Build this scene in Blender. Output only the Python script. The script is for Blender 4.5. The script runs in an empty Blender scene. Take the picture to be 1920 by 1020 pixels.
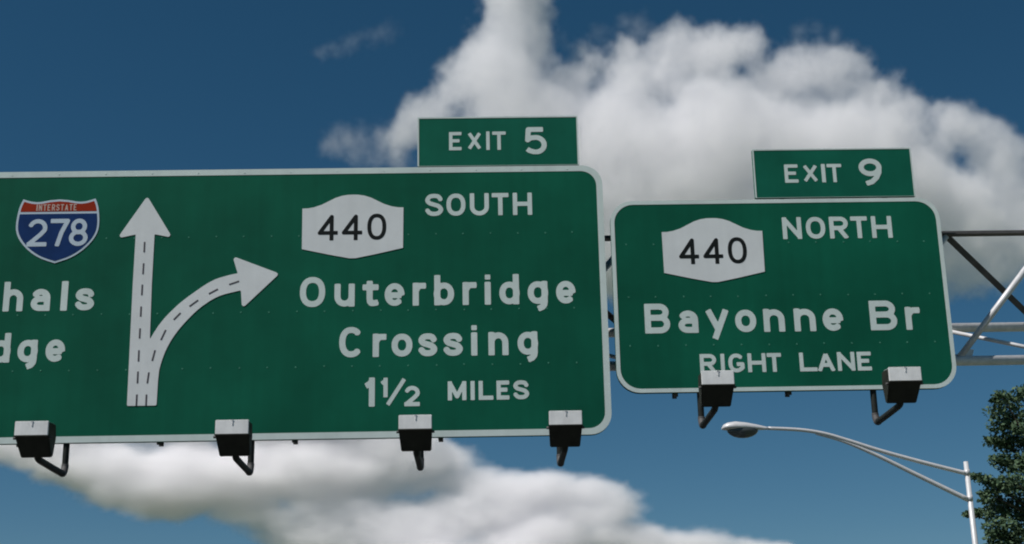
import bpy, bmesh, math, random
import numpy as np
from mathutils import Matrix, Vector

sc = bpy.context.scene
C = sc.collection

# ------------------------------------------------------------------ camera, sky, sun, exposure
R_ = Vector((0.99966, -0.017514, -0.019375))
U_ = Vector((0.013462, -0.290202, 0.956871))
F_ = Vector((0.022381, 0.956805, 0.289867))
CAM = Vector((0, 0, 1.6))
FPX = 2700.0
cd = bpy.data.cameras.new('camera')
cam = bpy.data.objects.new('camera', cd)
C.objects.link(cam)
cam.matrix_world = Matrix(((R_.x, U_.x, -F_.x, CAM.x), (R_.y, U_.y, -F_.y, CAM.y), (R_.z, U_.z, -F_.z, CAM.z), (0, 0, 0, 1)))
cd.sensor_width = 36
cd.lens = 36 * FPX / 1920
cd.clip_end = 60000
sc.camera = cam

SUN = Vector((-0.74, -0.46, 1.30)).normalized()
w = bpy.data.worlds.new('World')
sc.world = w
w.use_nodes = True
nt = w.node_tree
bg = nt.nodes['Background']
sky = nt.nodes.new('ShaderNodeTexSky')
sky.sky_type = 'NISHITA'
sky.sun_disc = False
sky.sun_elevation = math.asin(SUN.z)
sky.sun_rotation = math.atan2(SUN.x, SUN.y)
sky.altitude = 2500
sky.air_density = 1.0
sky.dust_density = 0.2
sky.ozone_density = 3.0
hs = nt.nodes.new('ShaderNodeHueSaturation')
hs.inputs['Saturation'].default_value = 1.24
hs.inputs['Hue'].default_value = 0.485
nt.links.new(sky.outputs[0], hs.inputs['Color'])
nt.links.new(hs.outputs[0], bg.inputs[0])
bg.inputs[1].default_value = 0.053
sl = bpy.data.lights.new('sun', 'SUN')
sl.energy = 5.0
sl.angle = math.radians(0.5)
sl.color = (1, 0.965, 0.94)
so = bpy.data.objects.new('sun', sl)
C.objects.link(so)
so.rotation_euler = SUN.to_track_quat('Z', 'Y').to_euler()
sc.view_settings.view_transform = 'Standard'
sc.view_settings.look = 'None'
sc.view_settings.gamma = 1
sc.view_settings.exposure = -0.16
sc.cycles.max_bounces = 36
sc.cycles.volume_bounces = 32
sc.cycles.volume_step_rate = 5.0
sc.cycles.use_adaptive_sampling = True
sc.cycles.adaptive_threshold = 0.02
sc.cycles.use_denoising = True
sc.cycles.filter_width = 2.0

# ------------------------------------------------------------------ helpers
random.seed(7)
D = 18.2                       # distance to the face of the signs


def at(x, y, Y):
    """point at depth Y seen at photo pixel x, y"""
    d = R_ * ((x - 960) / FPX) - U_ * ((y - 510) / FPX) + F_
    return CAM + d * ((Y - CAM.y) / d.y)


def material(name, col, rough=0.5, metal=0.0, var=0.12, scale=3.0, streak=0.0, spec=0.5, bump=0.0, spots=None):
    m = bpy.data.materials.new(name)
    m.use_nodes = True
    t = m.node_tree
    b = t.nodes['Principled BSDF']
    b.inputs['Roughness'].default_value = rough
    b.inputs['Metallic'].default_value = metal
    b.inputs['Specular IOR Level'].default_value = spec
    g = t.nodes.new('ShaderNodeTexCoord')
    n = t.nodes.new('ShaderNodeTexNoise')
    n.inputs['Scale'].default_value = scale
    n.inputs['Detail'].default_value = 5
    n.inputs['Roughness'].default_value = 0.6
    t.links.new(g.outputs['Object'], n.inputs['Vector'])
    r = t.nodes.new('ShaderNodeMapRange')
    r.inputs['From Min'].default_value = 0.3
    r.inputs['From Max'].default_value = 0.7
    r.inputs['To Min'].default_value = 1 - var
    r.inputs['To Max'].default_value = 1 + var
    t.links.new(n.outputs[0], r.inputs['Value'])
    mul = t.nodes.new('ShaderNodeVectorMath')
    mul.operation = 'SCALE'
    mul.inputs[0].default_value = col
    t.links.new(r.outputs[0], mul.inputs['Scale'])
    out = mul.outputs[0]
    if streak:
        mp = t.nodes.new('ShaderNodeMapping')
        mp.inputs['Scale'].default_value = (9, 9, 0.55)
        t.links.new(g.outputs['Object'], mp.inputs['Vector'])
        n2 = t.nodes.new('ShaderNodeTexNoise')
        n2.inputs['Scale'].default_value = 1.0
        n2.inputs['Detail'].default_value = 4
        t.links.new(mp.outputs[0], n2.inputs['Vector'])
        r2 = t.nodes.new('ShaderNodeMapRange')
        r2.inputs['From Min'].default_value = 0.35
        r2.inputs['From Max'].default_value = 0.75
        r2.inputs['To Min'].default_value = 1 + streak * 0.3
        r2.inputs['To Max'].default_value = 1 - streak
        t.links.new(n2.outputs[0], r2.inputs['Value'])
        m2 = t.nodes.new('ShaderNodeVectorMath')
        m2.operation = 'SCALE'
        t.links.new(out, m2.inputs[0])
        t.links.new(r2.outputs[0], m2.inputs['Scale'])
        out = m2.outputs[0]
    t.links.new(out, b.inputs['Base Color'])
    if bump:
        bp = t.nodes.new('ShaderNodeBump')
        bp.inputs['Strength'].default_value = bump
        bp.inputs['Distance'].default_value = 0.01
        t.links.new(n.outputs[0], bp.inputs['Height'])
        t.links.new(bp.outputs[0], b.inputs['Normal'])
    return m


M = {
    'green': material('green_sign_sheeting', (0.0050, 0.099, 0.057), 0.6, 0, 0.24, 0.5, streak=0.07, spec=0.06),
    'green_tab': material('green_tab_sheeting', (0.007, 0.112, 0.070), 0.6, 0, 0.14, 1.3, streak=0.05, spec=0.06),
    'rivet': material('green_rivet_head', (0.06, 0.22, 0.15), 0.6, 0, 0.2, 1.3, spec=0.1),
    'white': material('white_sign_sheeting', (0.58, 0.665, 0.63), 0.6, 0, 0.07, 2.5, streak=0.05, spec=0.1),
    'shieldwhite': material('white_shield_sheeting', (0.66, 0.685, 0.68), 0.6, 0, 0.05, 2.5, streak=0.04, spec=0.1),
    'black': material('black_legend', (0.010, 0.013, 0.013), 0.7, 0, 0.2, spec=0.1),
    'dash': material('dark_lane_dash', (0.05, 0.045, 0.055), 0.6, 0, 0.2),
    'red': material('red_shield_band', (0.28, 0.026, 0.008), 0.6, 0, 0.12, 6, spec=0.06),
    'blue': material('blue_shield_field', (0.008, 0.034, 0.125), 0.6, 0, 0.15, 5, spec=0.06),
    'pale': material('pale_shield_legend', (0.44, 0.53, 0.60), 0.6, 0, 0.06),
    'pink': material('faded_shield_legend', (0.45, 0.33, 0.28), 0.6, 0, 0.06),
    'aluminium': material('aluminium_back', (0.42, 0.43, 0.43), 0.5, 0.3, 0.1, 4),
    'steel': material('galvanised_steel', (0.64, 0.64, 0.64), 0.5, 0.15, 0.14, 9, streak=0.12, bump=0.1),
    'darksteel': material('dark_steel', (0.075, 0.072, 0.07), 0.7, 0.1, 0.3, 6),  # much darker tone than the galvanised steel
    'lid': material('white_enamel_lid', (0.80, 0.80, 0.78), 0.45, 0, 0.09, 7, streak=0.1),
    'casing': material('shaded_dark_casing', (0.020, 0.021, 0.015), 0.65, 0, 0.25, 8, spec=0.25),  # shade on the housing's underside and sides put into this black
    'pipe': material('shaded_dark_pipe', (0.018, 0.021, 0.018), 0.65, 0, 0.3, 10, spec=0.2),  # near-black stands in for the sign's shadow on the arms
    'lamp': material('lamp_grey_paint', (0.58, 0.58, 0.58), 0.4, 0.1, 0.07, 8),
    'bark': material('bark', (0.09, 0.07, 0.05), 0.9, 0, 0.35, 12, bump=0.5),
    'asphalt': material('asphalt', (0.055, 0.055, 0.056), 0.9, 0, 0.2, 4),
    'ground': material('dry_grass_ground', (0.09, 0.11, 0.05), 0.95, 0, 0.3, 0.5),
    'paint': material('road_paint', (0.7, 0.7, 0.68), 0.7, 0, 0.1, 3),
    'concrete': material('concrete', (0.35, 0.34, 0.32), 0.85, 0, 0.15, 3),
}


def glassmat():
    m = bpy.data.materials.new('lamp_glass')
    m.use_nodes = True
    b = m.node_tree.nodes['Principled BSDF']
    b.inputs['Base Color'].default_value = (0.55, 0.58, 0.58, 1)
    b.inputs['Roughness'].default_value = 0.15
    b.inputs['Transmission Weight'].default_value = 0.6
    return m


M['glass'] = glassmat()


def link(name, me, mat, parent=None, smooth=False):
    o = bpy.data.objects.new(name, me)
    C.objects.link(o)
    if mat and not me.materials:
        me.materials.append(M[mat] if isinstance(mat, str) else mat)
    if parent:
        o.parent = parent
    if smooth:
        for p in me.polygons:
            p.use_smooth = True
    return o


def bm_mesh(name, bm):
    me = bpy.data.meshes.new(name)
    bm.to_mesh(me)
    bm.free()
    return me


def thing(name, label, cat, loc=(0, 0, 0), group=None):
    o = bpy.data.objects.new(name, None)
    C.objects.link(o)
    o.location = loc
    o.empty_display_size = 0.2
    tag(o, label, cat, group)
    return o


def tag(o, label, cat=None, group=None, kind=None):
    o['label'] = label
    if cat:
        o['category'] = cat
    if group:
        o['group'] = group
    if kind:
        o['kind'] = kind
    return o


def box(bm, c, s, rot=None):
    vs = bmesh.ops.create_cube(bm, size=1)['verts']
    for v in vs:
        v.co = Vector((v.co.x * s[0], v.co.y * s[1], v.co.z * s[2]))
        if rot is not None:
            v.co = rot @ v.co
        v.co += Vector(c)
    return vs


def tube(bm, pts, rad, n=12, caps=True):
    """round bar along points; rad a number or one per point"""
    pts = [Vector(p) for p in pts]
    if not hasattr(rad, '__len__'):
        rad = [rad] * len(pts)
    rings = []
    up = Vector((0, 0, 1))
    prev = None
    for i, p in enumerate(pts):
        a = pts[max(i - 1, 0)]
        b = pts[min(i + 1, len(pts) - 1)]
        d = (b - a).normalized()
        if prev is None:
            x = d.cross(up)
            if x.length < 0.05:
                x = d.cross(Vector((0, 1, 0)))
        else:
            x = prev - d * prev.dot(d)
        x.normalize()
        prev = x
        y = d.cross(x)
        rings.append([bm.verts.new(p + (x * math.cos(2 * math.pi * k / n) + y * math.sin(2 * math.pi * k / n)) * rad[i]) for k in range(n)])
    for r0, r1 in zip(rings, rings[1:]):
        for k in range(n):
            f = bm.faces.new((r0[k], r0[(k + 1) % n], r1[(k + 1) % n], r1[k]))
            f.smooth = True
    if caps:
        bm.faces.new(rings[0][::-1])
        bm.faces.new(rings[-1])


def bar(bm, a, b, wdt, thk, nrm=(0, 1, 0)):
    """flat bar from a to b, wide across, thin along nrm"""
    a = Vector(a)
    b = Vector(b)
    d = (b - a)
    L = d.length
    d.normalize()
    n = Vector(nrm)
    n = (n - d * n.dot(d)).normalized()
    s = d.cross(n)
    rot = Matrix((d, s, n)).transposed()
    box(bm, (a + b) / 2, (L, wdt, thk), rot)


def smooth_path(pts, sub=6):
    P = [Vector(p) for p in pts]
    out = []
    for i in range(len(P) - 1):
        p0 = P[max(i - 1, 0)]
        p1 = P[i]
        p2 = P[i + 1]
        p3 = P[min(i + 2, len(P) - 1)]
        for k in range(sub):
            t = k / sub
            out.append(0.5 * ((2 * p1) + (p2 - p0) * t + (2 * p0 - 5 * p1 + 4 * p2 - p3) * t * t + (3 * p1 - p0 - 3 * p2 + p3) * t ** 3))
    out.append(P[-1])
    return out


# ------------------------------------------------------------------ flat cut-out shapes (letters, shields, arrows)
def seg_sdf(X, Y, a, b, r, ca=True, cb=True):
    """distance to a bar from a to b; ca / cb: round that end, else cut it square"""
    ax, ay = a
    dx, dy = b[0] - ax, b[1] - ay
    L = math.hypot(dx, dy) or 1e-9
    ux, uy = dx / L, dy / L
    s = (X - ax) * ux + (Y - ay) * uy
    p = np.abs(-(X - ax) * uy + (Y - ay) * ux)
    o0 = np.maximum(-s, 0)
    o1 = np.maximum(s - L, 0)
    d = p - r
    d = np.where(s < 0, (np.hypot(p, o0) - r) if ca else np.maximum(p - r, o0), d)
    d = np.where(s > L, (np.hypot(p, o1) - r) if cb else np.maximum(p - r, o1), d)
    return d


def poly_sdf(X, Y, P):
    d = np.full(X.shape, 1e9)
    ins = np.zeros(X.shape, bool)
    n = len(P)
    for i in range(n):
        ax, ay = P[i]
        bx, by = P[(i + 1) % n]
        d = np.minimum(d, seg_sdf(X, Y, (ax, ay), (bx, by), 0.0))
        c = ((ay > Y) != (by > Y))
        with np.errstate(divide='ignore', invalid='ignore'):
            xi = (bx - ax) * (Y - ay) / (by - ay if by != ay else 1e-12) + ax
        ins ^= c & (X < xi)
    return np.where(ins, -d, d)


def contours(F, xs, ys):
    """closed loops where F crosses 0 (inside is negative)"""
    H, W = F.shape
    edges = {}

    def ipt(k):
        (j, i, h) = k
        if h == 0:
            a, b = F[j, i], F[j, i + 1]
            t = a / (a - b)
            return (xs[i] + t * (xs[i + 1] - xs[i]), ys[j])
        a, b = F[j, i], F[j + 1, i]
        t = a / (a - b)
        return (xs[i], ys[j] + t * (ys[j + 1] - ys[j]))
    neg = F < 0
    mix = neg[:-1, :-1].astype(int) + neg[:-1, 1:] + neg[1:, :-1] + neg[1:, 1:]
    for j, i in zip(*np.nonzero((mix > 0) & (mix < 4))):
        B, T, L, Rr = (j, i, 0), (j + 1, i, 0), (j, i, 1), (j, i + 1, 1)
        c = (1 if neg[j, i] else 0) | (2 if neg[j, i + 1] else 0) | (4 if neg[j + 1, i + 1] else 0) | (8 if neg[j + 1, i] else 0)
        tb = {1: [(B, L)], 2: [(Rr, B)], 3: [(Rr, L)], 4: [(T, Rr)], 5: [(B, L), (T, Rr)], 6: [(T, B)], 7: [(T, L)],
              8: [(L, T)], 9: [(B, T)], 10: [(Rr, B), (L, T)], 11: [(Rr, T)], 12: [(L, Rr)], 13: [(B, Rr)], 14: [(L, B)]}
        for a, b in tb[c]:
            edges[a] = b
    loops = []
    while edges:
        s = next(iter(edges))
        lp = []
        k = s
        while k in edges:
            lp.append(ipt(k))
            k = edges.pop(k)
        if len(lp) > 3:
            loops.append(lp)
    return loops


def simplify(lp, eps):
    P = np.array(lp)
    n = len(P)
    i0 = 0
    i1 = int(np.argmax(((P - P[0]) ** 2).sum(1)))

    def dp(a, b):
        idx = np.arange(a, b + 1) % n
        Q = P[idx]
        d = Q[-1] - Q[0]
        L = math.hypot(*d) or 1e-9
        dist = np.abs(d[0] * (Q[:, 1] - Q[0, 1]) - d[1] * (Q[:, 0] - Q[0, 0])) / L
        k = int(np.argmax(dist))
        if dist[k] > eps and 0 < k < len(Q) - 1:
            return dp(a, a + k) + dp(a + k, b)
        return [a]
    ids = dp(i0, i1) + dp(i1, n)
    return [tuple(P[i % n]) for i in ids]


def cutout(name, fn, x0, x1, z0, z1, y, thick, step, eps=None):
    """mesh of the region fn < 0, face at depth y looking to -Y, thick metres deep"""
    m = step * 2.5
    xs = np.arange(x0 - m, x1 + m + step, step)
    zs = np.arange(z0 - m, z1 + m + step, step)
    X, Z = np.meshgrid(xs, zs)
    Fv = fn(X, Z)
    Fv = np.where(np.abs(Fv) < 1e-7, 1e-7, Fv)
    bm = bmesh.new()
    es = []
    rings = []
    for lp in contours(Fv, xs, zs):
        lp = simplify(lp, eps or step * 0.12)
        if len(lp) < 3:
            continue
        vs = [bm.verts.new((p[0], y, p[1])) for p in lp]
        rings.append(vs)
        for a, b in zip(vs, vs[1:] + vs[:1]):
            es.append(bm.edges.new((a, b)))
    bmesh.ops.triangle_fill(bm, edges=es, use_beauty=True)
    for f in bm.faces:
        f.normal_update()
        if f.normal.y > 0:
            f.normal_flip()
    for vs in rings:
        bk = [bm.verts.new((v.co.x, y + thick, v.co.z)) for v in vs]
        n = len(vs)
        for k in range(n):
            bm.faces.new((vs[k], vs[(k + 1) % n], bk[(k + 1) % n], bk[k]))
    return bm_mesh(name, bm)


def arc(cx, cy, rx, ry, a0, a1, n=18, p=2.0):
    out = []
    for k in range(n + 1):
        a = math.radians(a0 + (a1 - a0) * k / n)
        c, s = math.cos(a), math.sin(a)
        out.append((cx + rx * math.copysign(abs(c) ** (2 / p), c), cy + ry * math.copysign(abs(s) ** (2 / p), s)))
    return out


def cat(pts, sub=5):
    return [(v.x, v.y) for v in smooth_path([(a, b, 0) for a, b in pts], sub)]


S_CURVE = cat([(0.97, 0.79), (0.82, 0.955), (0.5, 1.0), (0.18, 0.95), (0.02, 0.765), (0.17, 0.60), (0.5, 0.515), (0.83, 0.42), (1.0, 0.235), (0.83, 0.05), (0.5, 0.0), (0.2, 0.045), (0.0, 0.21)])
# strokes run inside a unit box of centre lines; a stroke is (points, closed)
G = {
    'O': [(arc(.5, .5, .5, .5, 0, 360, 40, 2.3), 1)],
    '0': [(arc(.5, .5, .5, .5, 0, 360, 40, 2.3), 1)],
    'o': [(arc(.5, .5, .5, .5, 0, 360, 36, 2.15), 1)],
    'C': [(arc(.5, .5, .5, .5, 42, 318, 34, 2.3), 0)],
    'G': [(arc(.5, .5, .5, .5, 42, 318, 34, 2.3), 0), ([(.55, .42), (1, .42), (1, .12)], 0), ([(1, .2), (.86, .08)], 0)],
    'B': [([(0, 0), (0, 1)], 0), ([(0, 1)] + arc(.62, .765, .33, .235, 90, -90, 12) + [(0, .53)], 0), ([(.3, .53)] + arc(.66, .265, .34, .265, 90, -90, 12) + [(0, 0)], 0)],
    'E': [([(1, 1), (0, 1)], 0), ([(0, 1), (0, 0)], 2), ([(0, 0), (1, 0)], 0), ([(0, .52), (.82, .52)], 0)],
    'X': [([(0, 0), (1, 1)], 0), ([(0, 1), (1, 0)], 0)],
    'I': [([(.5, -9), (.5, 9)], 0)],
    'l': [([(.5, -9), (.5, 9)], 0)],
    'T': [([(-9, 1), (9, 1)], 0), ([(.5, 1), (.5, -9)], 0)],
    'H': [([(0, -9), (0, 9)], 0), ([(1, -9), (1, 9)], 0), ([(0, .5), (1, .5)], 0)],
    'N': [([(0, -9), (0, 9)], 0), ([(1, -9), (1, 9)], 0), ([(0, 1.02), (1, -.02)], 0)],
    'M': [([(0, -9), (0, 9)], 0), ([(1, -9), (1, 9)], 0), ([(0, 1.02), (.5, .12), (1, 1.02)], 0)],
    'L': [([(0, 9), (0, 0)], 0), ([(0, 0), (9, 0)], 2)],
    'A': [([(0, -9), (.5, 1.0)], 0), ([(1, -9), (.5, 1.0)], 0), ([(.2, .28), (.8, .28)], 0)],
    'U': [([(0, 9)] + arc(.5, .36, .5, .36, 180, 360, 18) + [(1, 9)], 0)],
    'R': [([(0, -9), (0, 9)], 0), ([(0, 1)] + arc(.62, .735, .38, .265, 90, -90, 12) + [(0, .47)], 0), ([(.5, .47), (1.02, -9)], 0)],
    'S': [(S_CURVE, 0)],
    's': [(S_CURVE, 0)],
    'e': [(arc(.5, .5, .5, .5, 0, 312, 34, 2.1), 0), ([(.02, .46), (1, .46)], 0), ([(1, .46), (1, .52)], 0)],
    'a': [([(1, -9)] + arc(.5, .62, .5, .38, 0, 150, 16), 0), ([(1, .56), (.45, .56)] + arc(.42, .28, .42, .28, 90, 270, 14) + [(.5, 0), (1, .0)], 0)],
    'u': [([(0, 9)] + arc(.5, .42, .5, .42, 180, 345, 16) + [(1, .4)], 0), ([(1, 9), (1, -9)], 0)],
    'n': [([(0, 9), (0, -9)], 0), ([(0, .6)] + arc(.5, .58, .5, .42, 165, 0, 16) + [(1, -9)], 0)],
    'r': [([(0, 9), (0, -9)], 0), ([(0, .68), (.08, .76), (.3, .93), (.6, 1.0), (9, 1.0)], 0)],
    'i': [([(.5, 9), (.5, -9)], 0)],
    't': [([(.42, 1.33)] + [(.42, .28), (.46, .1), (.6, .01), (.8, 0), (9, .05)], 0), ([(-9, .95), (9, .95)], 0)],
    'b': [([(0, 9), (0, -9)], 0), (arc(.48, .5, .52, .5, 0, 360, 34, 2.15), 1)],
    'd': [([(1, 9), (1, -9)], 0), (arc(.52, .5, .52, .5, 0, 360, 34, 2.15), 1)],
    'g': [(arc(.52, .5, .52, .5, 0, 360, 34, 2.15), 1), ([(1, 9), (1, -.05), (.96, -.22), (.82, -.36), (.52, -.46)], 0)],
    'h': [([(0, 9), (0, -9)], 0), ([(0, .6)] + arc(.5, .58, .5, .42, 165, 0, 16) + [(1, -9)], 0)],
    'y': [([(0, 9), (.52, .02)], 0), ([(1, 9), (.32, -.55)], 0)],
    '1': [([(1, 9), (1, -9)], 0), ([(1, .98), (.45, .86), (-.5, .77)], 0)],
    '2': [(arc(.5, .70, .5, .30, 165, -20, 16) + [(.72, .42), (0.02, .03)], 0), ([(-9, 0), (9, 0)], 0)],
    '4': [([(.74, -9), (.74, .97), (0, .25), (9, .25)], 0)],
    '5': [([(.95, 1), (.08, 1), (.03, .53), (.2, .62)] + arc(.5, .31, .5, .33, 100, -118, 20) + [(.12, .05), (0, .12)], 0)],
    '7': [([(-9, 1), (1, 1), (.62, .5), (.36, -9)], 0)],
    '8': [(arc(.5, .75, .41, .25, 0, 360, 30), 1), (arc(.5, .26, .5, .26, 0, 360, 34), 1)],
    '9': [(arc(.5, .71, .5, .29, 0, 360, 34), 1), ([(1, .71), (.97, .48), (.82, .25), (.55, .06), (.22, -.02)], 0)],
    '/': [([(0, 0), (1, 1)], 0)],
}
ASC = {'b', 'd', 'h', 'l', 'i'}
LOWER = set('oeaunritbdghlsyi')


def glyph_sdf(ch, x0, x1, zb, h, st):
    """strokes of one character; h is the capital height"""
    r = st / 2
    hb = h * 0.755 if ch in LOWER else h
    ax, bx = x0 + r, x1 - r
    az, bz = zb + r, zb + hb - r
    top = {'b': h, 'd': h, 'h': h, 'l': h}.get(ch, hb)
    bot = -r

    def px(u, v):
        X = x0 if u == -9 else x1 if u == 9 else ax + u * (bx - ax)
        Z = zb if v == -9 else (zb + top) if v == 9 else az + v * (bz - az)
        return X, Z
    if ch == 't':
        top = h
    parts = []
    for pts, kind in G[ch]:
        P = [px(*p) for p in pts]
        if ch in 'Il':
            P = [(((x0 + x1) / 2), zb), (((x0 + x1) / 2), zb + top)]
        parts.append((P, kind))

    def fn(X, Y):
        d = np.full(X.shape, 1e9)
        for P, kind in parts:
            n = len(P)
            closed = kind == 1
            m = n - 1
            for i in range(m):
                ca = closed or i > 0
                cb = closed or i < m - 1
                rr = (x1 - x0) / 2 if ch in 'Il' else r
                d = np.minimum(d, seg_sdf(X, Y, P[i], P[i + 1], rr, ca, cb))
        # square outer corners for joined bars
        if ch in 'EBLRD':
            for (u, v) in ((0, 0), (0, 1)):
                if ch == 'R' and v == 0:
                    continue
                cx, cz = px(u, v)
                d = np.minimum(d, np.maximum(np.abs(X - cx) - r, np.abs(Y - cz) - r))
        if ch == 'i':
            cx, cz = (x0 + x1) / 2, zb + h * 1.0 - st * 0.42
            d = np.minimum(d, np.maximum(np.abs(X - cx) - st * .45, np.abs(Y - cz) - st * .42))
        if ch == '4':
            cx, cz = px(.74, .97)
        # keep inside the top and foot lines
        lo = zb - (h * 0.36 if ch in 'gy' else st * 0.03)
        hi = zb + h * 1.03
        d = np.maximum(d, np.maximum(lo - Y, Y - hi))
        return d
    return fn, (zb - (h * 0.36 if ch in 'gy' else 0)), zb + h * 1.03


FACE = D - 0.004               # front of the green sheeting


def put_glyph(ch, x0, x1, zb, h, st, mat, parent, y=None, thick=0.0025, name=None, step=None):
    fn, lo, hi = glyph_sdf(ch, x0, x1, zb, h, st)
    y = FACE - thick if y is None else y
    me = cutout('glyph', fn, x0, x1, lo, hi, y, thick - 0.0005, step or max(st / 7, 0.004))
    nm = name or ('numeral' if ch.isdigit() else 'letter')
    return link(nm, me, mat, parent)


def put_line(spec, zb, h, st, mat, parent, **k):
    for ch, x0, x1 in spec:
        put_glyph(ch, x0, x1, zb, h, st, mat, parent, **k)


def rrect(x0, x1, z0, z1, r, n=8):
    out = []
    for cx, cz, a in ((x1 - r, z1 - r, 0), (x0 + r, z1 - r, 90), (x0 + r, z0 + r, 180), (x1 - r, z0 + r, 270)):
        for k in range(n + 1):
            t = math.radians(a + 90 * k / n)
            out.append((cx + r * math.cos(t), cz + r * math.sin(t)))
    return out


def plate(name, P, y0, y1, mat, parent, bevel=0):
    """flat plate with outline P (x, z) from depth y0 (front) to y1"""
    bm = bmesh.new()
    f = [bm.verts.new((x, y0, z)) for x, z in P]
    b = [bm.verts.new((x, y1, z)) for x, z in P]
    n = len(P)
    bm.faces.new(f)
    bm.faces.new(b[::-1])
    for k in range(n):
        bm.faces.new((f[k], b[k], b[(k + 1) % n], f[(k + 1) % n]))
    bmesh.ops.recalc_face_normals(bm, faces=bm.faces)
    return link(name, bm_mesh(name, bm), mat, parent)


def ring(name, P, Q, y0, y1, mat, parent):
    """frame between outline P and inner outline Q (same count)"""
    bm = bmesh.new()
    n = len(P)
    V = [[bm.verts.new((x, y, z)) for x, z in L] for L, y in ((P, y0), (Q, y0), (P, y1), (Q, y1))]
    for k in range(n):
        j = (k + 1) % n
        bm.faces.new((V[0][k], V[0][j], V[1][j], V[1][k]))
        bm.faces.new((V[0][k], V[2][k], V[2][j], V[0][j]))
        bm.faces.new((V[1][k], V[1][j], V[3][j], V[3][k]))
        bm.faces.new((V[2][k], V[3][k], V[3][j], V[2][j]))
    bmesh.ops.recalc_face_normals(bm, faces=bm.faces)
    return link(name, bm_mesh(name, bm), mat, parent)


def rivets(rows, y, parent, mat):
    bm = bmesh.new()
    for x0, x1, dx, z in rows:
        n = int(abs(x1 - x0) / dx)
        for k in range(n + 1):
            m = Matrix.Translation((x0 + k * dx + random.uniform(-.006, .006), y, z + random.uniform(-.005, .005))) @ Matrix.Rotation(math.pi / 2, 4, 'X')
            bmesh.ops.create_cone(bm, cap_ends=True, segments=8, radius1=0.012, radius2=0.010, depth=0.003, matrix=m)
    o = link('rivets', bm_mesh('rivets', bm), mat, parent)
    o['kind'] = 'stuff'
    return o


# ------------------------------------------------------------------ setting below the picture
bm = bmesh.new()
bmesh.ops.create_grid(bm, x_segments=8, y_segments=8, size=20000)
o = link('ground', bm_mesh('ground', bm), 'ground')
tag(o, 'grassy ground beside the highway', kind='structure')
bm = bmesh.new()
box(bm, (-2.0, 100, 0.0), (22, 700, 0.06))
o = link('road', bm_mesh('road', bm), 'asphalt')
tag(o, 'asphalt highway under the gantry', kind='structure')
for lx in (-9.3, -5.6, -1.9, 1.8, 5.5):
    bm = bmesh.new()
    if lx in (-9.3, 5.5):
        box(bm, (lx, 100, 0.036), (0.15, 700, 0.004))
    else:
        for k in range(18):
            box(bm, (lx, -20 + k * 12.2, 0.036), (0.12, 3.0, 0.004))
    o = link('road_marking', bm_mesh('road_marking', bm), 'paint')
    tag(o, 'white painted lane line on the highway', kind='structure')

# ------------------------------------------------------------------ overhead gantry
XA, XB = -13.2, 10.6
YF = D + 0.45
ZU, ZL = 7.70, 5.925
YB_, ZB_ = D + 1.30, 6.60
gan = thing('sign_gantry', 'galvanised steel truss gantry carrying the two green signs over the road', 'gantry', (XB, YF, 0))


def gpart(name, bm, mat, parent=None):
    me = bm_mesh(name, bm)
    o = link(name, me, mat)
    o.parent = parent or gan
    o.matrix_parent_inverse = Matrix.Translation(-Vector(gan.location)) if not parent else Matrix.Identity(4)
    return o


bm = bmesh.new()
# upper chord: a flat channel seen from below
box(bm, ((XA + XB) / 2, YF, ZU), (XB - XA, 0.13, 0.018))
box(bm, ((XA + XB) / 2, YF + 0.055, ZU + 0.039), (XB - XA, 0.02, 0.06))
gpart('upper_chord', bm, 'darksteel')
bm = bmesh.new()
tube(bm, [(XA, YF, ZL), (XB, YF, ZL)], 0.066, 16)
gpart('lower_chord', bm, 'steel')
bm = bmesh.new()
tube(bm, [(XA, YB_, ZB_), (XB, YB_, ZB_)], 0.066, 16)
gpart('rear_chord', bm, 'steel')
bay = 1.455
x = 6.40 - 13 * bay
while x < XB - bay * 0.5:
    if x + bay <= XB + 0.1 and x >= XA:
        bm = bmesh.new()
        tube(bm, [(x, YF, ZL + 0.05), (x + bay, YF, ZU - 0.02)], 0.044, 10)
        gpart('front_diagonal', bm, 'steel')
        bm = bmesh.new()
        a, b = Vector((x + 0.02, YF + 0.05, ZU)), Vector((x + bay, YB_, ZB_ + 0.04))
        bar(bm, a, b, 0.085, 0.014, (0, -0.75, -0.5))
        bar(bm, a + Vector((0.02, 0.03, 0.03)), b + Vector((0.02, 0.03, 0.03)), 0.014, 0.07, (0, -0.75, -0.5))
        gpart('rear_diagonal', bm, 'darksteel')
        bm = bmesh.new()
        tube(bm, [(x + 0.1, YB_, ZB_ - 0.03), (x + 0.1 + bay * 1.02, YF, ZL + 0.02)], 0.028, 8)
        gpart('bottom_brace', bm, 'steel')
        bm = bmesh.new()
        plate_pts = [(x - 0.10, ZL + 0.03), (x + 0.16, ZL + 0.03), (x + 0.20, ZL + 0.15), (x + 0.06, ZL + 0.17)]
        fv = [bm.verts.new((a_, YF - 0.006, b_)) for a_, b_ in plate_pts]
        bv = [bm.verts.new((a_, YF + 0.006, b_)) for a_, b_ in plate_pts]
        bm.faces.new(fv)
        bm.faces.new(bv[::-1])
        for q_ in range(4):
            bm.faces.new((fv[q_], bv[q_], bv[(q_ + 1) % 4], fv[(q_ + 1) % 4]))
        bmesh.ops.recalc_face_normals(bm, faces=bm.faces)
        gpart('gusset_plate', bm, 'steel')
    x += bay
for px_ in (XA, XB):
    for py in (YF, YB_):
        bm = bmesh.new()
        tube(bm, [(px_, py, -0.02), (px_, py, 7.9)], 0.16, 16)
        gpart('leg', bm, 'steel')
    bm = bmesh.new()
    for k in range(5):
        z0 = 0.8 + k * 1.4
        tube(bm, [(px_, YF, z0), (px_, YB_, z0 + 1.3)], 0.04, 8)
    gpart('leg_bracing', bm, 'steel')


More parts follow.
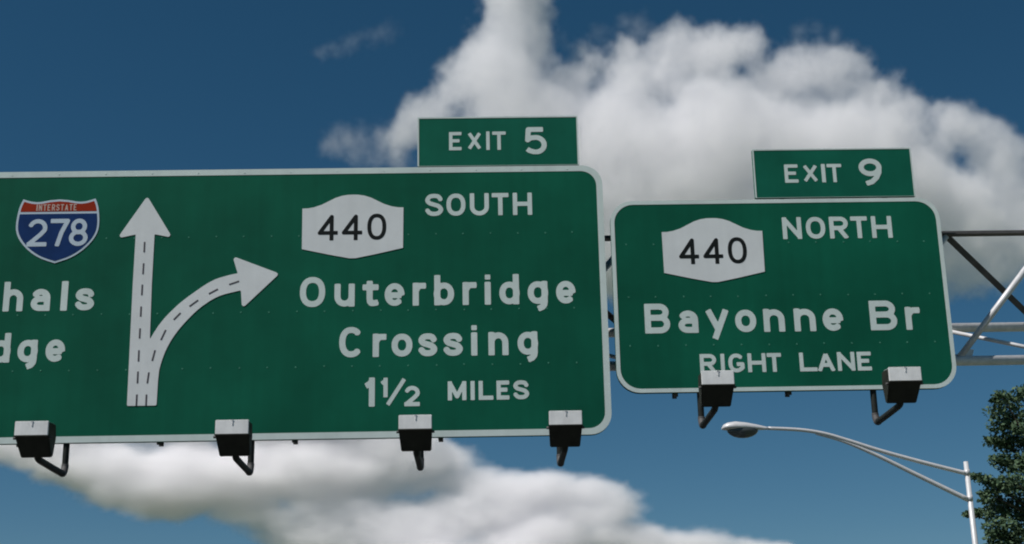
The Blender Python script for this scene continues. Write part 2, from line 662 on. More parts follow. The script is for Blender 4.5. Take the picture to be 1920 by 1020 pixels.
# ------------------------------------------------------------------ large sign
def beams(sign, xs, z0, z1, drop):
    for bx_ in xs:
        bm = bmesh.new()
        box(bm, (bx_, D + 0.10, (z0 + z1) / 2 - drop / 2), (0.06, 0.014, z1 - z0 + drop))
        box(bm, (bx_, D + 0.165, (z0 + z1) / 2 - drop / 2), (0.012, 0.115, z1 - z0 + drop))
        box(bm, (bx_, D + 0.23, (z0 + z1) / 2 - drop / 2), (0.06, 0.014, z1 - z0 + drop))
        for zc in (ZU, ZL):
            box(bm, (bx_, D + 0.31, zc), (0.07, 0.14, 0.08))
        link('mounting_beam', bm_mesh('mounting_beam', bm), 'darksteel', sign)


def sign_panel(sign, x0, x1, z0, z1, bw, rg, mat='green', name='panel', T=0.07):
    ro = rg + bw * 0.8
    P = rrect(x0 - bw, x1 + bw, z0 - bw, z1 + bw, ro)
    Q = rrect(x0, x1, z0, z1, rg)
    p = plate(name, P, FACE, D + T, mat, sign)
    return p, P, Q


BIG_X0 = -8.35
sign = thing('guide_sign', 'wide green highway sign for Outerbridge Crossing with the 278 shield and forked arrow', 'road sign', (0, 0, 0), 'green signs on the gantry')
pan, P, Q = sign_panel(sign, BIG_X0, 1.585, 5.010, 8.523, 0.082, 0.21)
ring('border', P, Q, FACE - 0.004, FACE - 0.0005, 'white', sign)
beams(sign, (-7.6, -5.9, -4.12, -2.40, -0.53, 1.15), 4.95, 8.5, 0.045)
rivets([(-8.2, 1.5, 0.363, 7.655), (-8.2, 1.5, 0.363, 6.61), (-8.2, 1.5, 0.363, 5.87)], FACE - 0.0013, sign, 'rivet')
rivets([(-8.1, 1.4, 0.62, 8.56)], FACE - 0.0053, sign, 'white')

W = 'white'
put_line([('O', -2.362, -2.031), ('u', -1.909, -1.644), ('t', -1.539, -1.338), ('e', -1.251, -0.991), ('r', -0.884, -0.711), ('b', -0.601, -0.341), ('r', -0.229, -0.05), ('i', 0.058, 0.145), ('d', 0.253, 0.513), ('g', 0.626, 0.888), ('e', 1.0, 1.257)], 6.670, 0.410, 0.080, W, sign)
put_line([('C', -1.837, -1.527), ('r', -1.402, -1.225), ('o', -1.158, -0.887), ('s', -0.813, -0.564), ('s', -0.488, -0.233), ('i', -0.129, -0.04), ('n', 0.1, 0.36), ('g', 0.479, 0.739)], 5.987, 0.406, 0.080, W, sign)
put_line([('1', -1.497, -1.370)], 5.335, 0.377, 0.076, W, sign)
put_line([('1', -1.292, -1.205)], 5.454, 0.255, 0.054, W, sign)
put_glyph('/', -1.228, -0.966, 5.330, 0.384, 0.052, W, sign, name='fraction_slash')
put_line([('2', -0.988, -0.792)], 5.332, 0.266, 0.054, W, sign)
put_line([('M', -0.432, -0.193), ('I', -0.139, -0.086), ('L', -0.035, 0.154), ('E', 0.196, 0.385), ('S', 0.409, 0.615)], 5.400, 0.250, 0.054, W, sign)
put_line([('S', -0.721, -0.477), ('O', -0.434, -0.179), ('U', -0.12, 0.134), ('T', 0.176, 0.399), ('H', 0.455, 0.712)], 7.908, 0.314, 0.059, W, sign)
put_line([('h', -6.218, -5.961), ('a', -5.859, -5.609), ('l', -5.472, -5.386), ('s', -5.286, -5.037)], 6.669, 0.396, 0.080, W, sign)
put_line([('G', -7.75, -7.43), ('o', -7.33, -7.06), ('e', -6.96, -6.70), ('t', -6.60, -6.40)], 6.669, 0.396, 0.080, W, sign)
put_line([('d', -6.325, -6.075), ('g', -5.979, -5.726), ('e', -5.619, -5.37)], 5.986, 0.392, 0.080, W, sign)
put_line([('B', -7.17, -6.85), ('r', -6.75, -6.575), ('i', -6.50, -6.415)], 5.986, 0.392, 0.080, W, sign)


# state route shields
def state_shield(sign, cx, dz, digits, label):
    half = [(0.673, 8.034), (0.60, 8.036), (0.52, 8.050), (0.42, 8.084), (0.33, 8.130), (0.24, 8.178), (0.15, 8.208), (0.07, 8.221)]
    Pp = [(cx + a, b + dz) for a, b in half] + [(cx, 8.223 + dz)] + [(cx - a, b + dz) for a, b in half[::-1]]
    Pp += [(cx - 0.668, 7.466 + dz), (cx - 0.3, 7.383 + dz), (cx - 0.04, 7.331 + dz), (cx + 0.04, 7.331 + dz), (cx + 0.3, 7.383 + dz), (cx + 0.668, 7.466 + dz)]
    s = plate('route_shield', Pp, FACE - 0.006, FACE - 0.0005, 'shieldwhite', sign)
    s['label'] = label
    for ch, a, b in digits:
        put_glyph(ch, a, b, 7.582 + dz, 0.368, 0.053, 'black', s, y=FACE - 0.0075, thick=0.002, step=0.006)


state_shield(sign, -1.681, 0.0, [('4', -2.145, -1.879), ('4', -1.826, -1.558), ('0', -1.488, -1.235)], 'white state route shield with black 440')

# interstate shield
ICX = -5.587
hr = [(0.0, 8.207), (0.12, 8.196), (0.25, 8.172), (0.36, 8.178), (0.478, 8.214), (0.515, 8.12), (0.535, 8.02), (0.548, 7.88), (0.535, 7.75), (0.47, 7.62), (0.345, 7.485), (0.19, 7.385), (0.0, 7.316)]
top = cat(hr[:5], 5)
side = cat(hr[4:], 5)
right = top[:-1] + side
OUT = [(ICX + a, b) for a, b in right] + [(ICX - a, b) for a, b in right[::-1][1:-1]]
st_ = 0.008
ish = link('interstate_shield', cutout('interstate_shield', lambda X, Z: poly_sdf(X, Z, OUT), ICX - .56, ICX + .56, 7.31, 8.22, FACE - 0.006, 0.0055, st_, 0.0015), 'pale', sign)
ish['label'] = 'red and blue interstate shield with white 278'
link('shield_band', cutout('shield_band', lambda X, Z: np.maximum(poly_sdf(X, Z, OUT) + 0.028, 8.036 - Z), ICX - .56, ICX + .56, 7.31, 8.22, FACE - 0.008, 0.0018, st_, 0.0012), 'red', ish)
link('shield_field', cutout('shield_field', lambda X, Z: np.maximum(poly_sdf(X, Z, OUT) + 0.028, Z - 8.004), ICX - .56, ICX + .56, 7.31, 8.22, FACE - 0.008, 0.0018, st_, 0.0012), 'blue', ish)
for ch, a, b in (('2', -5.972, -5.717), ('7', -5.676, -5.425), ('8', -5.424, -5.178)):
    put_glyph(ch, a, b, 7.550, 0.381, 0.058, 'pale', ish, y=FACE - 0.010, thick=0.002)
xx = -5.882
for ch in 'INTERSTATE':
    wd = 0.018 if ch == 'I' else 0.044
    put_glyph(ch, xx, xx + wd, 8.047, 0.090, 0.0135, 'pink', ish, y=FACE - 0.010, thick=0.002, step=0.0035)
    xx += wd + 0.0136

# forked lane arrow
inner = cat([(-4.286, 6.262), (-4.222, 6.383), (-4.129, 6.525), (-3.958, 6.713), (-3.757, 6.881), (-3.521, 7.042), (-3.330, 7.112), (-3.153, 7.150)], 4)
outer = cat([(-4.155, 5.392), (-4.150, 5.793), (-4.121, 5.962), (-4.061, 6.145), (-3.96, 6.332), (-3.814, 6.52), (-3.632, 6.700), (-3.41, 6.838), (-3.118, 6.915)], 4)
shaft = [(-4.548, 7.72), (-4.548, 7.0), (-4.531, 5.392)] + outer + inner[::-1] + [(-4.300, 7.0), (-4.300, 7.72)]
headS = [(-4.730, 7.690), (-4.425, 8.185), (-4.120, 7.690), (-4.300, 7.730), (-4.548, 7.730)]
headR = [(-3.215, 7.335), (-2.685, 7.122), (-3.088, 6.722), (-3.105, 6.92), (-3.150, 7.14)]


def arrow_sdf(X, Z):
    d = poly_sdf(X, Z, shaft)
    d = np.minimum(d, poly_sdf(X, Z, headS) - 0.028)
    return np.minimum(d, poly_sdf(X, Z, headR) - 0.028)


arrow = link('forked_arrow', cutout('forked_arrow', arrow_sdf, -4.8, -2.6, 5.38, 8.23, FACE - 0.006, 0.0055, 0.016, 0.002), 'shieldwhite', sign)
arrow['label'] = 'white arrow forking straight up and right with dashed lanes'
ds = [(-4.425, 7.595), (-4.423, 7.451), (-4.422, 7.299), (-4.422, 7.148), (-4.423, 7.007), (-4.422, 6.861), (-4.422, 6.709), (-4.421, 6.572), (-4.420, 6.414), (-4.419, 6.279), (-4.418, 6.122), (-4.416, 5.973), (-4.415, 5.84), (-4.413, 5.685), (-4.412, 5.539), (-4.411, 5.393)]
dr = [(-4.290, 5.537), (-4.288, 5.393), (-4.275, 5.827), (-4.287, 5.683), (-4.211, 6.119), (-4.240, 5.978), (-4.087, 6.388), (-4.142, 6.253), (-3.905, 6.615), (-3.990, 6.523), (-3.684, 6.785), (-3.795, 6.70), (-3.433, 6.931), (-3.550, 6.867), (-3.160, 7.035), (-3.290, 6.99)]
for seq in (ds, dr):
    for k in range(0, len(seq), 2):
        bm = bmesh.new()
        bar(bm, (seq[k][0], FACE - 0.0065, seq[k][1]), (seq[k + 1][0], FACE - 0.0065, seq[k + 1][1]), 0.022, 0.003, (0, -1, 0))
        link('lane_dash', bm_mesh('lane_dash', bm), 'dash', arrow)


# exit number tabs
def exit_tab(sign, x0, x1, z0, z1, bw, letters, zb, h, num, nb, nh, xs):
    Pt = rrect(x0 - bw, x1 + bw, z0 - bw * 0.2, z1 + bw, 0.012, 2)
    Qt = rrect(x0, x1, z0, z1, 0.008, 2)
    t = plate('exit_panel', Pt, FACE + 0.002, D + 0.05, 'green_tab', sign)
    ring('border', Pt, Qt, FACE - 0.002, FACE + 0.0015, 'white', t)
    for ch, a, b in letters:
        put_glyph(ch, a, b, zb, h, 0.047, 'white', t, y=FACE - 0.0008)
    put_glyph(num[0], num[1], num[2], nb, nh, 0.070, 'white', t, y=FACE - 0.0008)
    for bx_ in xs:
        bm = bmesh.new()
        box(bm, (bx_, D + 0.085, (z0 + z1) / 2 - 0.15), (0.06, 0.06, z1 - z0 + 0.15))
        link('bracket', bm_mesh('bracket', bm), 'darksteel', t)
    return t


t1 = exit_tab(sign, -0.800, 1.345, 8.622, 9.312, 0.021, [('E', -0.393, -0.204), ('X', -0.141, 0.045), ('I', 0.112, 0.158), ('T', 0.196, 0.375)], 8.846, 0.266, ('5', 0.633, 0.933), 8.778, 0.393, (-0.4, 0.95))
t1['label'] = 'green EXIT 5 panel on top of the sign'

# ------------------------------------------------------------------ small sign
sign2 = thing('guide_sign', 'smaller green highway sign for Bayonne Br, RIGHT LANE, with rounded corners', 'road sign', (0, 0, 0), 'green signs on the gantry')
pan2, P, Q = sign_panel(sign2, 1.806, 6.134, 5.513, 8.031, 0.052, 0.26)
ring('border', P, Q, FACE - 0.004, FACE - 0.0005, 'white', sign2)
beams(sign2, (2.52, 4.00, 5.62), 5.47, 8.0, 0.045)
rivets([(1.95, 6.05, 0.363, 7.47), (1.95, 6.05, 0.363, 6.74), (1.95, 6.05, 0.363, 6.08)], FACE - 0.0013, sign2, 'rivet')
put_line([('B', 2.151, 2.483), ('a', 2.591, 2.851), ('y', 2.949, 3.261), ('o', 3.338, 3.615), ('n', 3.712, 3.989), ('n', 4.115, 4.397), ('e', 4.491, 4.762), ('B', 5.117, 5.473), ('r', 5.586, 5.776)], 6.248, 0.402, 0.080, W, sign2)
put_line([('R', 2.843, 3.056), ('I', 3.114, 3.164), ('G', 3.213, 3.422), ('H', 3.466, 3.702), ('T', 3.721, 3.905), ('L', 4.142, 4.369), ('A', 4.372, 4.605), ('N', 4.638, 4.865), ('E', 4.896, 5.106)], 5.711, 0.250, 0.051, W, sign2)
put_line([('N', 4.055, 4.31), ('O', 4.371, 4.629), ('R', 4.687, 4.938), ('T', 4.978, 5.196), ('H', 5.254, 5.527)], 7.520, 0.306, 0.059, W, sign2)
state_shield(sign2, 3.107, -0.396, [('4', 2.647, 2.911), ('4', 2.97, 3.234), ('0', 3.302, 3.555)], 'white state route shield with black 440')
t2 = exit_tab(sign2, 3.742, 5.875, 8.110, 8.790, 0.019, [('E', 4.142, 4.345), ('X', 4.394, 4.592), ('I', 4.645, 4.697), ('T', 4.723, 4.919)], 8.320, 0.263, ('9', 5.156, 5.468), 8.266, 0.389, (4.1, 5.5))
t2['label'] = 'green EXIT 9 panel on top of the sign'


# ------------------------------------------------------------------ floodlights under the signs
def sign_light(x, zl, label, xo=None, tilt=0.0):
    """zl: top of the lid; arm drops from the foot of the sign behind it"""
    xo = x if xo is None else xo
    t = thing('sign_light', label, 'floodlight', (xo, D, zl - 0.41), 'floodlights under the signs')

    def add(name, bm, mat, parent=None):
        ob = link(name, bm_mesh(name, bm), mat, parent or t)
        if not parent:
            ob.matrix_parent_inverse = Matrix.Translation(-Vector(t.location))
        return ob
    yF = D - 1.40
    zt = zl
    hw = 0.195
    # casing: tapers down and back from the lid
    bm = bmesh.new()
    sect = [(yF + 0.012, zt - 0.172, hw + 0.006), (yF + 0.012, zt - 0.01, hw - 0.004), (yF + 0.33, zt + 0.02, hw - 0.012), (yF + 0.37, zt - 0.14, hw - 0.010), (yF + 0.30, zt - 0.375, hw - 0.014), (yF + 0.24, zt - 0.392, hw - 0.018)]
    L = [bm.verts.new((x - h_, y_, z_)) for y_, z_, h_ in sect]
    Rr = [bm.verts.new((x + h_, y_, z_)) for y_, z_, h_ in sect]
    bm.faces.new(L)
    bm.faces.new(Rr[::-1])
    n = len(sect)
    for k in range(n):
        j = (k + 1) % n
        bm.faces.new((L[k], Rr[k], Rr[j], L[j]))
    bmesh.ops.recalc_face_normals(bm, faces=bm.faces)
    bmesh.ops.bevel(bm, geom=[e for e in bm.edges], offset=0.010, segments=2, affect='EDGES')
    cas = add('casing', bm, 'casing')
    # lid facing the road
    bm = bmesh.new()
    box(bm, (x, yF, zt - 0.086), (0.392, 0.028, 0.172))
    bmesh.ops.bevel(bm, geom=[e for e in bm.edges], offset=0.006, segments=2, affect='EDGES')
    lid = add('lid', bm, 'lid')
    bm = bmesh.new()
    box(bm, (x + 0.005, yF - 0.017, zt - 0.034), (0.012, 0.008, 0.052))
    box(bm, (x + 0.005, yF - 0.016, zt - 0.006), (0.028, 0.010, 0.010))
    add('latch', bm, 'steel')
    bm = bmesh.new()
    box(bm, (x, yF - 0.002, zt - 0.176), (0.405, 0.036, 0.012))
    add('rim', bm, 'casing')
    # lens towards the sign
    bm = bmesh.new()
    a, b = Vector((x, yF + 0.05, zt - 0.003)), Vector((x, yF + 0.30, zt + 0.019))
    bar(bm, a + Vector((0, 0, .006)), b + Vector((0, 0, .006)), 0.33, 0.012, (0, -0.1, 1))
    add('lens', bm, 'glass')
    for s in (-1, 1):
        bm = bmesh.new()
        tube(bm, [(x + s * (hw - 0.005), yF + 0.06, zt - 0.19), (x + s * (hw + 0.030), yF + 0.06, zt - 0.19)], 0.016, 8)
        add('hinge_pin', bm, 'darksteel')
    # pipe arm: down from the sign, then out towards the road
    ze = zl - 0.405
    bm = bmesh.new()
    tube(bm, smooth_path([(xo, D + 0.05, zl + 0.10), (xo, D + 0.05, ze + 0.17), (xo, D + 0.045, ze + 0.09), (xo, D - 0.01, ze + 0.015), (xo, D - 0.10, ze), (x, D - 0.80, ze + 0.005), (x, D - 1.06, ze + 0.015), (x, D - 1.13, ze + 0.08)], 5), 0.041, 12)
    add('arm', bm, 'pipe')
    bm = bmesh.new()
    tube(bm, smooth_path([(xo, D + 0.05, ze + 0.13), (xo, D + 0.045, ze + 0.085), (xo, D - 0.01, ze + 0.012), (xo, D - 0.075, ze)], 4), 0.046, 12)
    add('elbow', bm, 'darksteel')  # lighter than the arm: sunlight on the bend put into its colour
    return t


sign_light(-5.280, 4.937, 'dark floodlight with pale lid under the 278 end of the wide sign')
sign_light(-2.938, 4.915, 'dark floodlight with pale lid between the forked arrow and the 1½ fraction')
sign_light(-0.785, 4.940, 'dark floodlight with pale lid just below the 1½ fraction')
sign_light(0.992, 4.962, 'dark floodlight with pale lid at the rounded lower corner of the wide sign')
sign_light(2.828, 5.420, 'dark floodlight whose pale lid hides the foot of the word RIGHT')
sign_light(5.082, 5.430, 'dark floodlight with pale lid beyond the word LANE on the smaller sign')

# ------------------------------------------------------------------ street lamp
LY = 34.0
lamp = thing('street_lamp', 'grey street lamp with a long curved double arm and drooping glass bowl', 'street lamp', (11.53, LY, 0))


def lpart(name, bm, mat, parent=None, smooth=False):
    ob = link(name, bm_mesh(name, bm), mat, parent or lamp)
    if not parent:
        ob.matrix_parent_inverse = Matrix.Translation(-Vector(lamp.location))
    return ob


bm = bmesh.new()
tube(bm, [(11.56, LY, 0.0), (11.55, LY, 3.5), (11.53, LY, 7.02)], [0.100, 0.078, 0.054], 16)
lpart('pole', bm, 'lamp')
bm = bmesh.new()
box(bm, (11.56, LY, 0.02), (0.4, 0.4, 0.05))
lpart('base_plate', bm, 'steel')
A = [at(1440, 803, LY), at(1500, 806, LY), at(1545, 813, LY), at(1590, 826, LY), at(1650, 845, LY), at(1730, 867, LY), at(1813, 888, LY)]
B = [at(1530, 811, LY), at(1580, 825, LY), at(1640, 850, LY), at(1720, 889, LY), at(1815, 935, LY)]
bm = bmesh.new()
tube(bm, smooth_path(A, 6), [0.042 + 0.012 * (k / 36) for k in range(37)], 12)
lpart('upper_arm', bm, 'lamp')
bm = bmesh.new()
tube(bm, smooth_path([p + Vector((0, 0.01, -0.02)) for p in B], 6), [0.034 + 0.028 * (k / 24) for k in range(25)], 12)
lpart('lower_arm', bm, 'lamp')
for pz in (6.76, 6.15):
    bm = bmesh.new()
    tube(bm, [(11.535, LY, pz - 0.07), (11.535, LY, pz + 0.07)], 0.068, 14)
    lpart('clamp', bm, 'lamp')
# cobra head: a flattened shell, wide at the tip
h0, h1 = at(1444, 804, LY), at(1353, 803, LY)
bm = bmesh.new()
ax = (h1 - h0)
prof = [(0.0, 0.042, 0.042, 0.0), (0.10, 0.055, 0.055, 0.0), (0.28, 0.11, 0.095, 0.008), (0.50, 0.17, 0.13, 0.016), (0.72, 0.20, 0.15, 0.018), (0.88, 0.18, 0.125, 0.010), (0.96, 0.13, 0.085, 0.0), (1.0, 0.05, 0.03, -0.015)]
n = 16
rings = []
for t, wy, hz, dz in prof:
    c = h0 + ax * t
    rg = []
    for k in range(n):
        a = 2 * math.pi * k / n
        zz = math.sin(a) * hz
        if zz < 0:
            zz *= 0.45
        rg.append(bm.verts.new((c.x, c.y + math.cos(a) * wy, c.z + dz + zz)))
    rings.append(rg)
for r0, r1 in zip(rings, rings[1:]):
    for k in range(n):
        f = bm.faces.new((r0[k], r0[(k + 1) % n], r1[(k + 1) % n], r1[k]))
        f.smooth = True
bm.faces.new(rings[0])
bm.faces.new(rings[-1])
bmesh.ops.recalc_face_normals(bm, faces=bm.faces)
head = lpart('lamp_head', bm, 'lamp')
bm = bmesh.new()
bmesh.ops.create_uvsphere(bm, u_segments=16, v_segments=10, radius=1)
cb = h0 + ax * 0.57
for v in bm.verts:
    v.co = Vector((cb.x + v.co.x * 0.385, cb.y + v.co.y * 0.17, cb.z - 0.02 + (v.co.z * 0.215 if v.co.z < 0 else v.co.z * 0.03)))
for f in bm.faces:
    f.smooth = True
bowlm = bpy.data.materials.new('lamp_bowl_glass')
bowlm.use_nodes = True
bb = bowlm.node_tree.nodes['Principled BSDF']
bb.inputs['Base Color'].default_value = (0.09, 0.10, 0.10, 1)
bb.inputs['Roughness'].default_value = 0.12
bb.inputs['Transmission Weight'].default_value = 0.25
lpart('bowl', bm, bowlm, head)
head.children[0].matrix_parent_inverse = head.matrix_parent_inverse
head.children[0].matrix_parent_inverse = Matrix.Identity(4)

# ------------------------------------------------------------------ tree behind the lamp
TY = 42.0
tb = at(2050, 1020, TY)
tree = thing('broadleaf_tree', 'dark green leafy tree behind the street lamp pole', 'tree', (tb.x, TY, 0))


def leafmat():
    m = bpy.data.materials.new('leaf')
    m.use_nodes = True
    t = m.node_tree
    b = t.nodes['Principled BSDF']
    b.inputs['Roughness'].default_value = 0.7
    b.inputs['Specular IOR Level'].default_value = 0.15
    oi = t.nodes.new('ShaderNodeNewGeometry')
    cr = t.nodes.new('ShaderNodeValToRGB')
    cr.color_ramp.elements[0].color = (0.048, 0.090, 0.048, 1)
    cr.color_ramp.elements[1].color = (0.10, 0.15, 0.08, 1)
    t.links.new(oi.outputs['Random Per Island'], cr.inputs[0])
    t.links.new(cr.outputs[0], b.inputs['Base Color'])
    return m


LEAF = leafmat()
kx = TY / FPX
clumps = []
for (x_, y_, r_) in [(1878, 742, 15), (1896, 752, 22), (1866, 752, 9), (1872, 770, 20), (1905, 785, 34), (1886, 800, 26), (1862, 826, 15), (1880, 832, 22), (1905, 830, 32), (1872, 862, 16), (1892, 868, 24), (1915, 870, 30),
                     (1842, 898, 15), (1826, 892, 8), (1866, 905, 18), (1888, 915, 26), (1852, 925, 14), (1880, 945, 26), (1858, 962, 18), (1832, 962, 13), (1812, 964, 7), (1872, 985, 24), (1880, 1012, 26), (1905, 960, 38), (1910, 1010, 42),
                     (1862, 1000, 12), (1845, 938, 9), (1925, 735, 20), (1905, 905, 30), (1890, 1040, 36), (1875, 1060, 30), (1930, 1080, 60)]:
    p = at(x_, y_, TY + random.uniform(-0.5, 0.5))
    clumps.append((p, r_ * kx * 1.18))
cc = at(2040, 935, TY)
for _ in range(130):
    while True:
        q = Vector((random.uniform(-1, 1), random.uniform(-1, 1), random.uniform(-1, 1)))
        if 0.45 < q.length < 1:
            break
    p = cc + Vector((q.x * 2.35, q.y * 2.3, q.z * 3.1))
    # keep the ragged edge of the named clumps
    d = p - CAM
    sx = 960 + FPX * d.dot(R_) / d.dot(F_)
    if sx < 1935:
        continue
    clumps.append((p, random.uniform(0.4, 0.75)))
vs = []
fs = []
for p, r_ in clumps:
    nl = int(60 + 1250 * min(r_, 0.8) ** 2)
    for _ in range(nl):
        q = Vector((random.gauss(0, 1), random.gauss(0, 1), random.gauss(0, 1)))
        q.normalize()
        q *= r_ * random.uniform(0.25, 1.08)
        q.z *= 0.62
        q.x *= 1.2
        c = p + q
        d1 = Vector((random.gauss(0, 1), random.gauss(0, 1), random.gauss(0, .7) - 0.3)).normalized()
        d2 = d1.cross(Vector((random.gauss(0, 1), random.gauss(0, 1), random.gauss(0, 1)))).normalized()
        L_ = random.uniform(0.03, 0.095)
        Wd = L_ * random.uniform(0.45, 0.7)
        i0 = len(vs)
        vs += [c - d1 * L_, c + d2 * Wd, c + d1 * L_, c - d2 * Wd]
        fs.append((i0, i0 + 1, i0 + 2, i0 + 3))
me = bpy.data.meshes.new('crown')
me.from_pydata([tuple(v) for v in vs], [], fs)
cr = link('crown', me, LEAF, tree)
cr.matrix_parent_inverse = Matrix.Translation(-Vector(tree.location))
bm = bmesh.new()
tube(bm, [(tb.x, TY, -0.05), (tb.x + 0.05, TY, 1.8), (tb.x - 0.05, TY, 3.6), (tb.x - 0.1, TY, 6.0)], [0.30, 0.22, 0.18, 0.09], 12)
tr = link('trunk', bm_mesh('trunk', bm), 'bark', tree)
tr.matrix_parent_inverse = Matrix.Translation(-Vector(tree.location))
for p, r_ in clumps[::4]:
    bm = bmesh.new()
    s0 = Vector((tb.x - 0.05, TY, min(max(p.z - 1.4, 2.2), 5.4)))
    mid = (s0 + p) / 2 + Vector((0, 0, 0.15))
    tube(bm, smooth_path([s0, mid, p], 3), [0.055, 0.05, 0.045, 0.035, 0.03, 0.022, 0.012], 6)
    lb = link('limb', bm_mesh('limb', bm), 'bark', tree)
    lb.matrix_parent_inverse = Matrix.Translation(-Vector(tree.location))


# ------------------------------------------------------------------ cumulus clouds (volumes)
def volmat(name, dens):
    m = bpy.data.materials.new(name)
    m.use_nodes = True
    t = m.node_tree
    t.nodes.clear()
    out = t.nodes.new('ShaderNodeOutputMaterial')
    v = t.nodes.new('ShaderNodeVolumePrincipled')
    v.inputs['Color'].default_value = (1, 0.993, 0.998, 1)
    v.inputs['Density'].default_value = dens
    v.inputs['Anisotropy'].default_value = 0.0
    t.links.new(v.outputs[0], out.inputs['Volume'])
    return m


def cloud(blobs, dist, mat, vox, seed, amp, nscale, edge, bias, label, S=(1, 1, 1), bil=0.35):
    k = dist / FPX
    Pb = [(at(x_, y_, dist + dz * k), r_ * k) for x_, y_, r_, dz in blobs]
    pad = 1.0
    lo = [min(p[i] - (r_ + bias + amp * pad) / S[i] for p, r_ in Pb) for i in range(3)]
    hi = [max(p[i] + (r_ + bias + amp * pad) / S[i] for p, r_ in Pb) for i in range(3)]
    g = bpy.data.node_groups.new('cloud_field', 'GeometryNodeTree')
    g.interface.new_socket('Geometry', in_out='OUTPUT', socket_type='NodeSocketGeometry')
    N = g.nodes.new
    L = g.links.new
    out = N('NodeGroupOutput')
    vc = N('GeometryNodeVolumeCube')
    sm = N('GeometryNodeSetMaterial')
    sm.inputs['Material'].default_value = mat
    L(vc.outputs[0], sm.inputs[0])
    L(sm.outputs[0], out.inputs[0])
    vc.inputs['Min'].default_value = lo
    vc.inputs['Max'].default_value = hi
    for i, a in enumerate('XYZ'):
        vc.inputs['Resolution ' + a].default_value = max(8, int((hi[i] - lo[i]) / vox))
    pos0 = N('GeometryNodeInputPosition')
    pos = N('ShaderNodeVectorMath')
    pos.operation = 'MULTIPLY'
    L(pos0.outputs[0], pos.inputs[0])
    pos.inputs[1].default_value = S

    def op(o_, a, b=None, c=None):
        n_ = N('ShaderNodeMath')
        n_.operation = o_
        for i, v in enumerate((a, b, c)):
            if v is None:
                continue
            if isinstance(v, (int, float)):
                n_.inputs[i].default_value = v
            else:
                L(v, n_.inputs[i])
        return n_.outputs[0]

    def noise(scale, detail, rough, off, vec):
        n_ = N('ShaderNodeTexNoise')
        n_.inputs['Scale'].default_value = scale
        n_.inputs['Detail'].default_value = detail
        n_.inputs['Roughness'].default_value = rough
        a = N('ShaderNodeVectorMath')
        a.operation = 'ADD'
        L(vec, a.inputs[0])
        a.inputs[1].default_value = (off, off * 1.7, off * .3)
        L(a.outputs[0], n_.inputs['Vector'])
        return n_
    nw = noise(1 / (nscale * 2.2), 1, .5, seed * 91, pos.outputs[0])
    s = N('ShaderNodeVectorMath')
    s.operation = 'SUBTRACT'
    L(nw.outputs['Color'], s.inputs[0])
    s.inputs[1].default_value = (.5, .5, .5)
    s2 = N('ShaderNodeVectorMath')
    s2.operation = 'SCALE'
    L(s.outputs[0], s2.inputs[0])
    s2.inputs['Scale'].default_value = nscale * .8
    wp = N('ShaderNodeVectorMath')
    wp.operation = 'ADD'
    L(pos.outputs[0], wp.inputs[0])
    L(s2.outputs[0], wp.inputs[1])
    cur = None
    for p, r_ in Pb:
        d = N('ShaderNodeVectorMath')
        d.operation = 'DISTANCE'
        L(wp.outputs[0], d.inputs[0])
        d.inputs[1].default_value = (p[0] * S[0], p[1] * S[1], p[2] * S[2])
        q = op('SUBTRACT', d.outputs['Value'], r_)
        cur = q if cur is None else op('SMOOTH_MIN', cur, q, nscale * .6)
    n1 = noise(1 / nscale, 8, .68, seed * 13, pos.outputs[0])
    vo = N('ShaderNodeTexVoronoi')
    vo.feature = 'F1'
    vo.inputs['Scale'].default_value = 1 / (nscale * .75)
    L(wp.outputs[0], vo.inputs['Vector'])
    disp = op('MULTIPLY', op('SUBTRACT', n1.outputs[0], .5), amp * 2)
    d2 = op('MULTIPLY', op('SUBTRACT', vo.outputs['Distance'], .45), amp * bil)
    n3 = noise(1 / (nscale * .26), 3, .6, seed * 31, wp.outputs[0])
    disp = op('ADD', disp, op('MULTIPLY', op('SUBTRACT', n3.outputs[0], .5), amp * .7))
    dd = op('SUBTRACT', op('ADD', op('ADD', cur, disp), d2), bias)
    den = op('MULTIPLY', dd, -1 / edge)
    cl = N('ShaderNodeClamp')
    L(den, cl.inputs[0])
    L(op('POWER', cl.outputs[0], 1.25), vc.inputs['Density'])
    me = bpy.data.meshes.new('cloud')
    ob = bpy.data.objects.new('cloud', me)
    C.objects.link(ob)
    md = ob.modifiers.new('vapour', 'NODES')
    md.node_group = g
    tag(ob, label, kind='stuff')
    return ob


main = [(970, -130, 60, 0), (970, -60, 60, 0), (968, 5, 60, 0), (963, 65, 58, 0), (905, 92, 24, 0), (885, 125, 24, 0), (850, 165, 32, 0), (805, 205, 34, 0), (772, 240, 30, 0), (950, 150, 75, 0), (1000, 250, 110, 20), (900, 300, 85, 30), (1065, 160, 50, 10), (1110, 120, 26, 15), (1180, 95, 26, 15), (1260, 90, 30, 10), (1180, 165, 50, 0), (1250, 140, 45, 10), (1330, 112, 52, 0), (1392, 95, 36, 0), (1460, 155, 50, 0), (1530, 128, 40, 0), (1588, 132, 34, 0), (1640, 175, 40, 0), (1692, 222, 36, 0), (1780, 232, 34, 0), (1838, 255, 40, 0), (1885, 315, 44, 0), (1925, 385, 60, 0), (1985, 430, 70, 0), (1745, 265, 42, 0), (1830, 470, 48, 10), (1905, 465, 40, 10), (1760, 480, 50, 20), (1855, 500, 40, 10), (1800, 515, 36, 15), (1890, 430, 55, 20), (1800, 410, 85, 20), (1700, 380, 110, 20), (1600, 300, 115, 10), (1500, 300, 125, 20), (1350, 260, 125, 0), (1250, 350, 145, 30), (1450, 440, 120, 40), (1150, 290, 125, 20), (1150, 450, 115, 30), (1050, 380, 110, 30)]
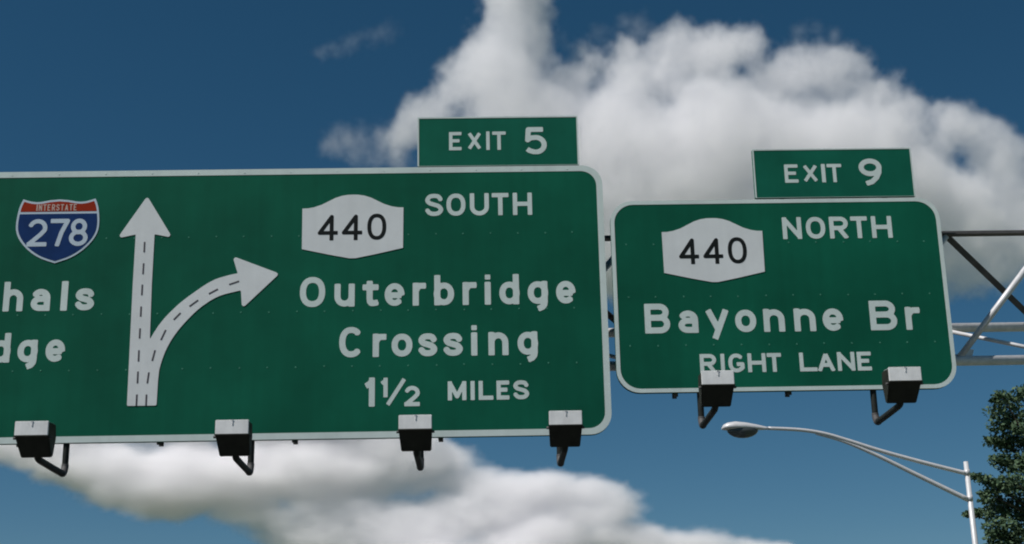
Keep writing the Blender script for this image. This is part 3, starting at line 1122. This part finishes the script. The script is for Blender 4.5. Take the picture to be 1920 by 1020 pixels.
low = [(0, 838, 26, 0), (110, 872, 34, 0), (200, 880, 46, 0), (330, 884, 54, 0), (450, 890, 54, 0), (560, 884, 56, 0), (650, 874, 56, 0), (745, 845, 46, 0), (800, 875, 34, 0), (640, 945, 34, 0), (760, 1000, 50, 0), (850, 960, 42, 0), (930, 948, 34, 0), (990, 935, 22, 0), (1050, 950, 26, 0), (1105, 964, 22, 0), (1000, 1015, 56, 0), (1140, 1012, 32, 0), (1215, 1026, 32, 0), (1300, 1036, 30, 0), (1390, 1044, 28, 0), (1455, 1056, 22, 0), (640, 1015, 40, 0), (600, 968, 26, 0), (540, 992, 24, 0), (570, 1022, 34, 0), (210, 925, 18, 0), (690, 960, 40, 0), (300, 918, 36, 0), (430, 926, 36, 0), (330, 945, 20, 0), (470, 955, 24, 0), (60, 850, 30, 0), (870, 905, 20, 0), (955, 922, 28, 0), (1012, 915, 22, 0), (1072, 932, 30, 0), (1128, 948, 28, 0), (800, 1090, 80, 0), (1000, 1110, 80, 0), (-120, 830, 50, 0),
       (150, 790, 50, 20), (330, 770, 70, 30), (520, 760, 80, 30), (680, 770, 70, 20)]  # this row: unseen upper mass behind the sign, added to shade the cloud base
vap = volmat('cloud_vapour', 0.04)
fluff = volmat('cumulus_vapour', 0.016)
thin = volmat('thin_vapour', 0.008)
cloud(main, 2500, fluff, 5, 3, 56, 75, 22, 22, 'large white cumulus cloud towering behind the exit panels')
cloud(low, 3600, vap, 8, 5, 50, 95, 28, 26, 'grey based cumulus cloud low under the wide sign', (0.6, 1, 1.15))
cloud([(590 + 16 * q, 102 - 4.5 * q + (6 if q % 2 else -5), 7 + (q % 3) * 3, 0) for q in range(10)], 2600, thin, 5, 9, 38, 40, 44, 10, 'faint wisp of cloud high above the wide sign')
cloud([(625, 270, 12, 0), (650, 262, 18, 0), (680, 278, 20, 0), (715, 262, 20, 0), (745, 250, 22, 0), (750, 292, 22, 0), (700, 300, 12, 0)], 2600, thin, 5, 11, 44, 45, 26, 17, 'thin ragged cloud shreds beside the EXIT 5 panel')
cloud([(1050, 70, 14, 0), (1085, 95, 22, 0), (1130, 60, 18, 0), (1165, 40, 16, 0), (1200, 55, 22, 0), (1235, 70, 20, 0), (1500, 62, 14, 0), (1530, 52, 14, 0), (1565, 66, 16, 0), (1100, 130, 30, 0)], 2600, thin, 5, 13, 40, 45, 40, 8, 'thin cloud shreds along the top of the large cumulus')
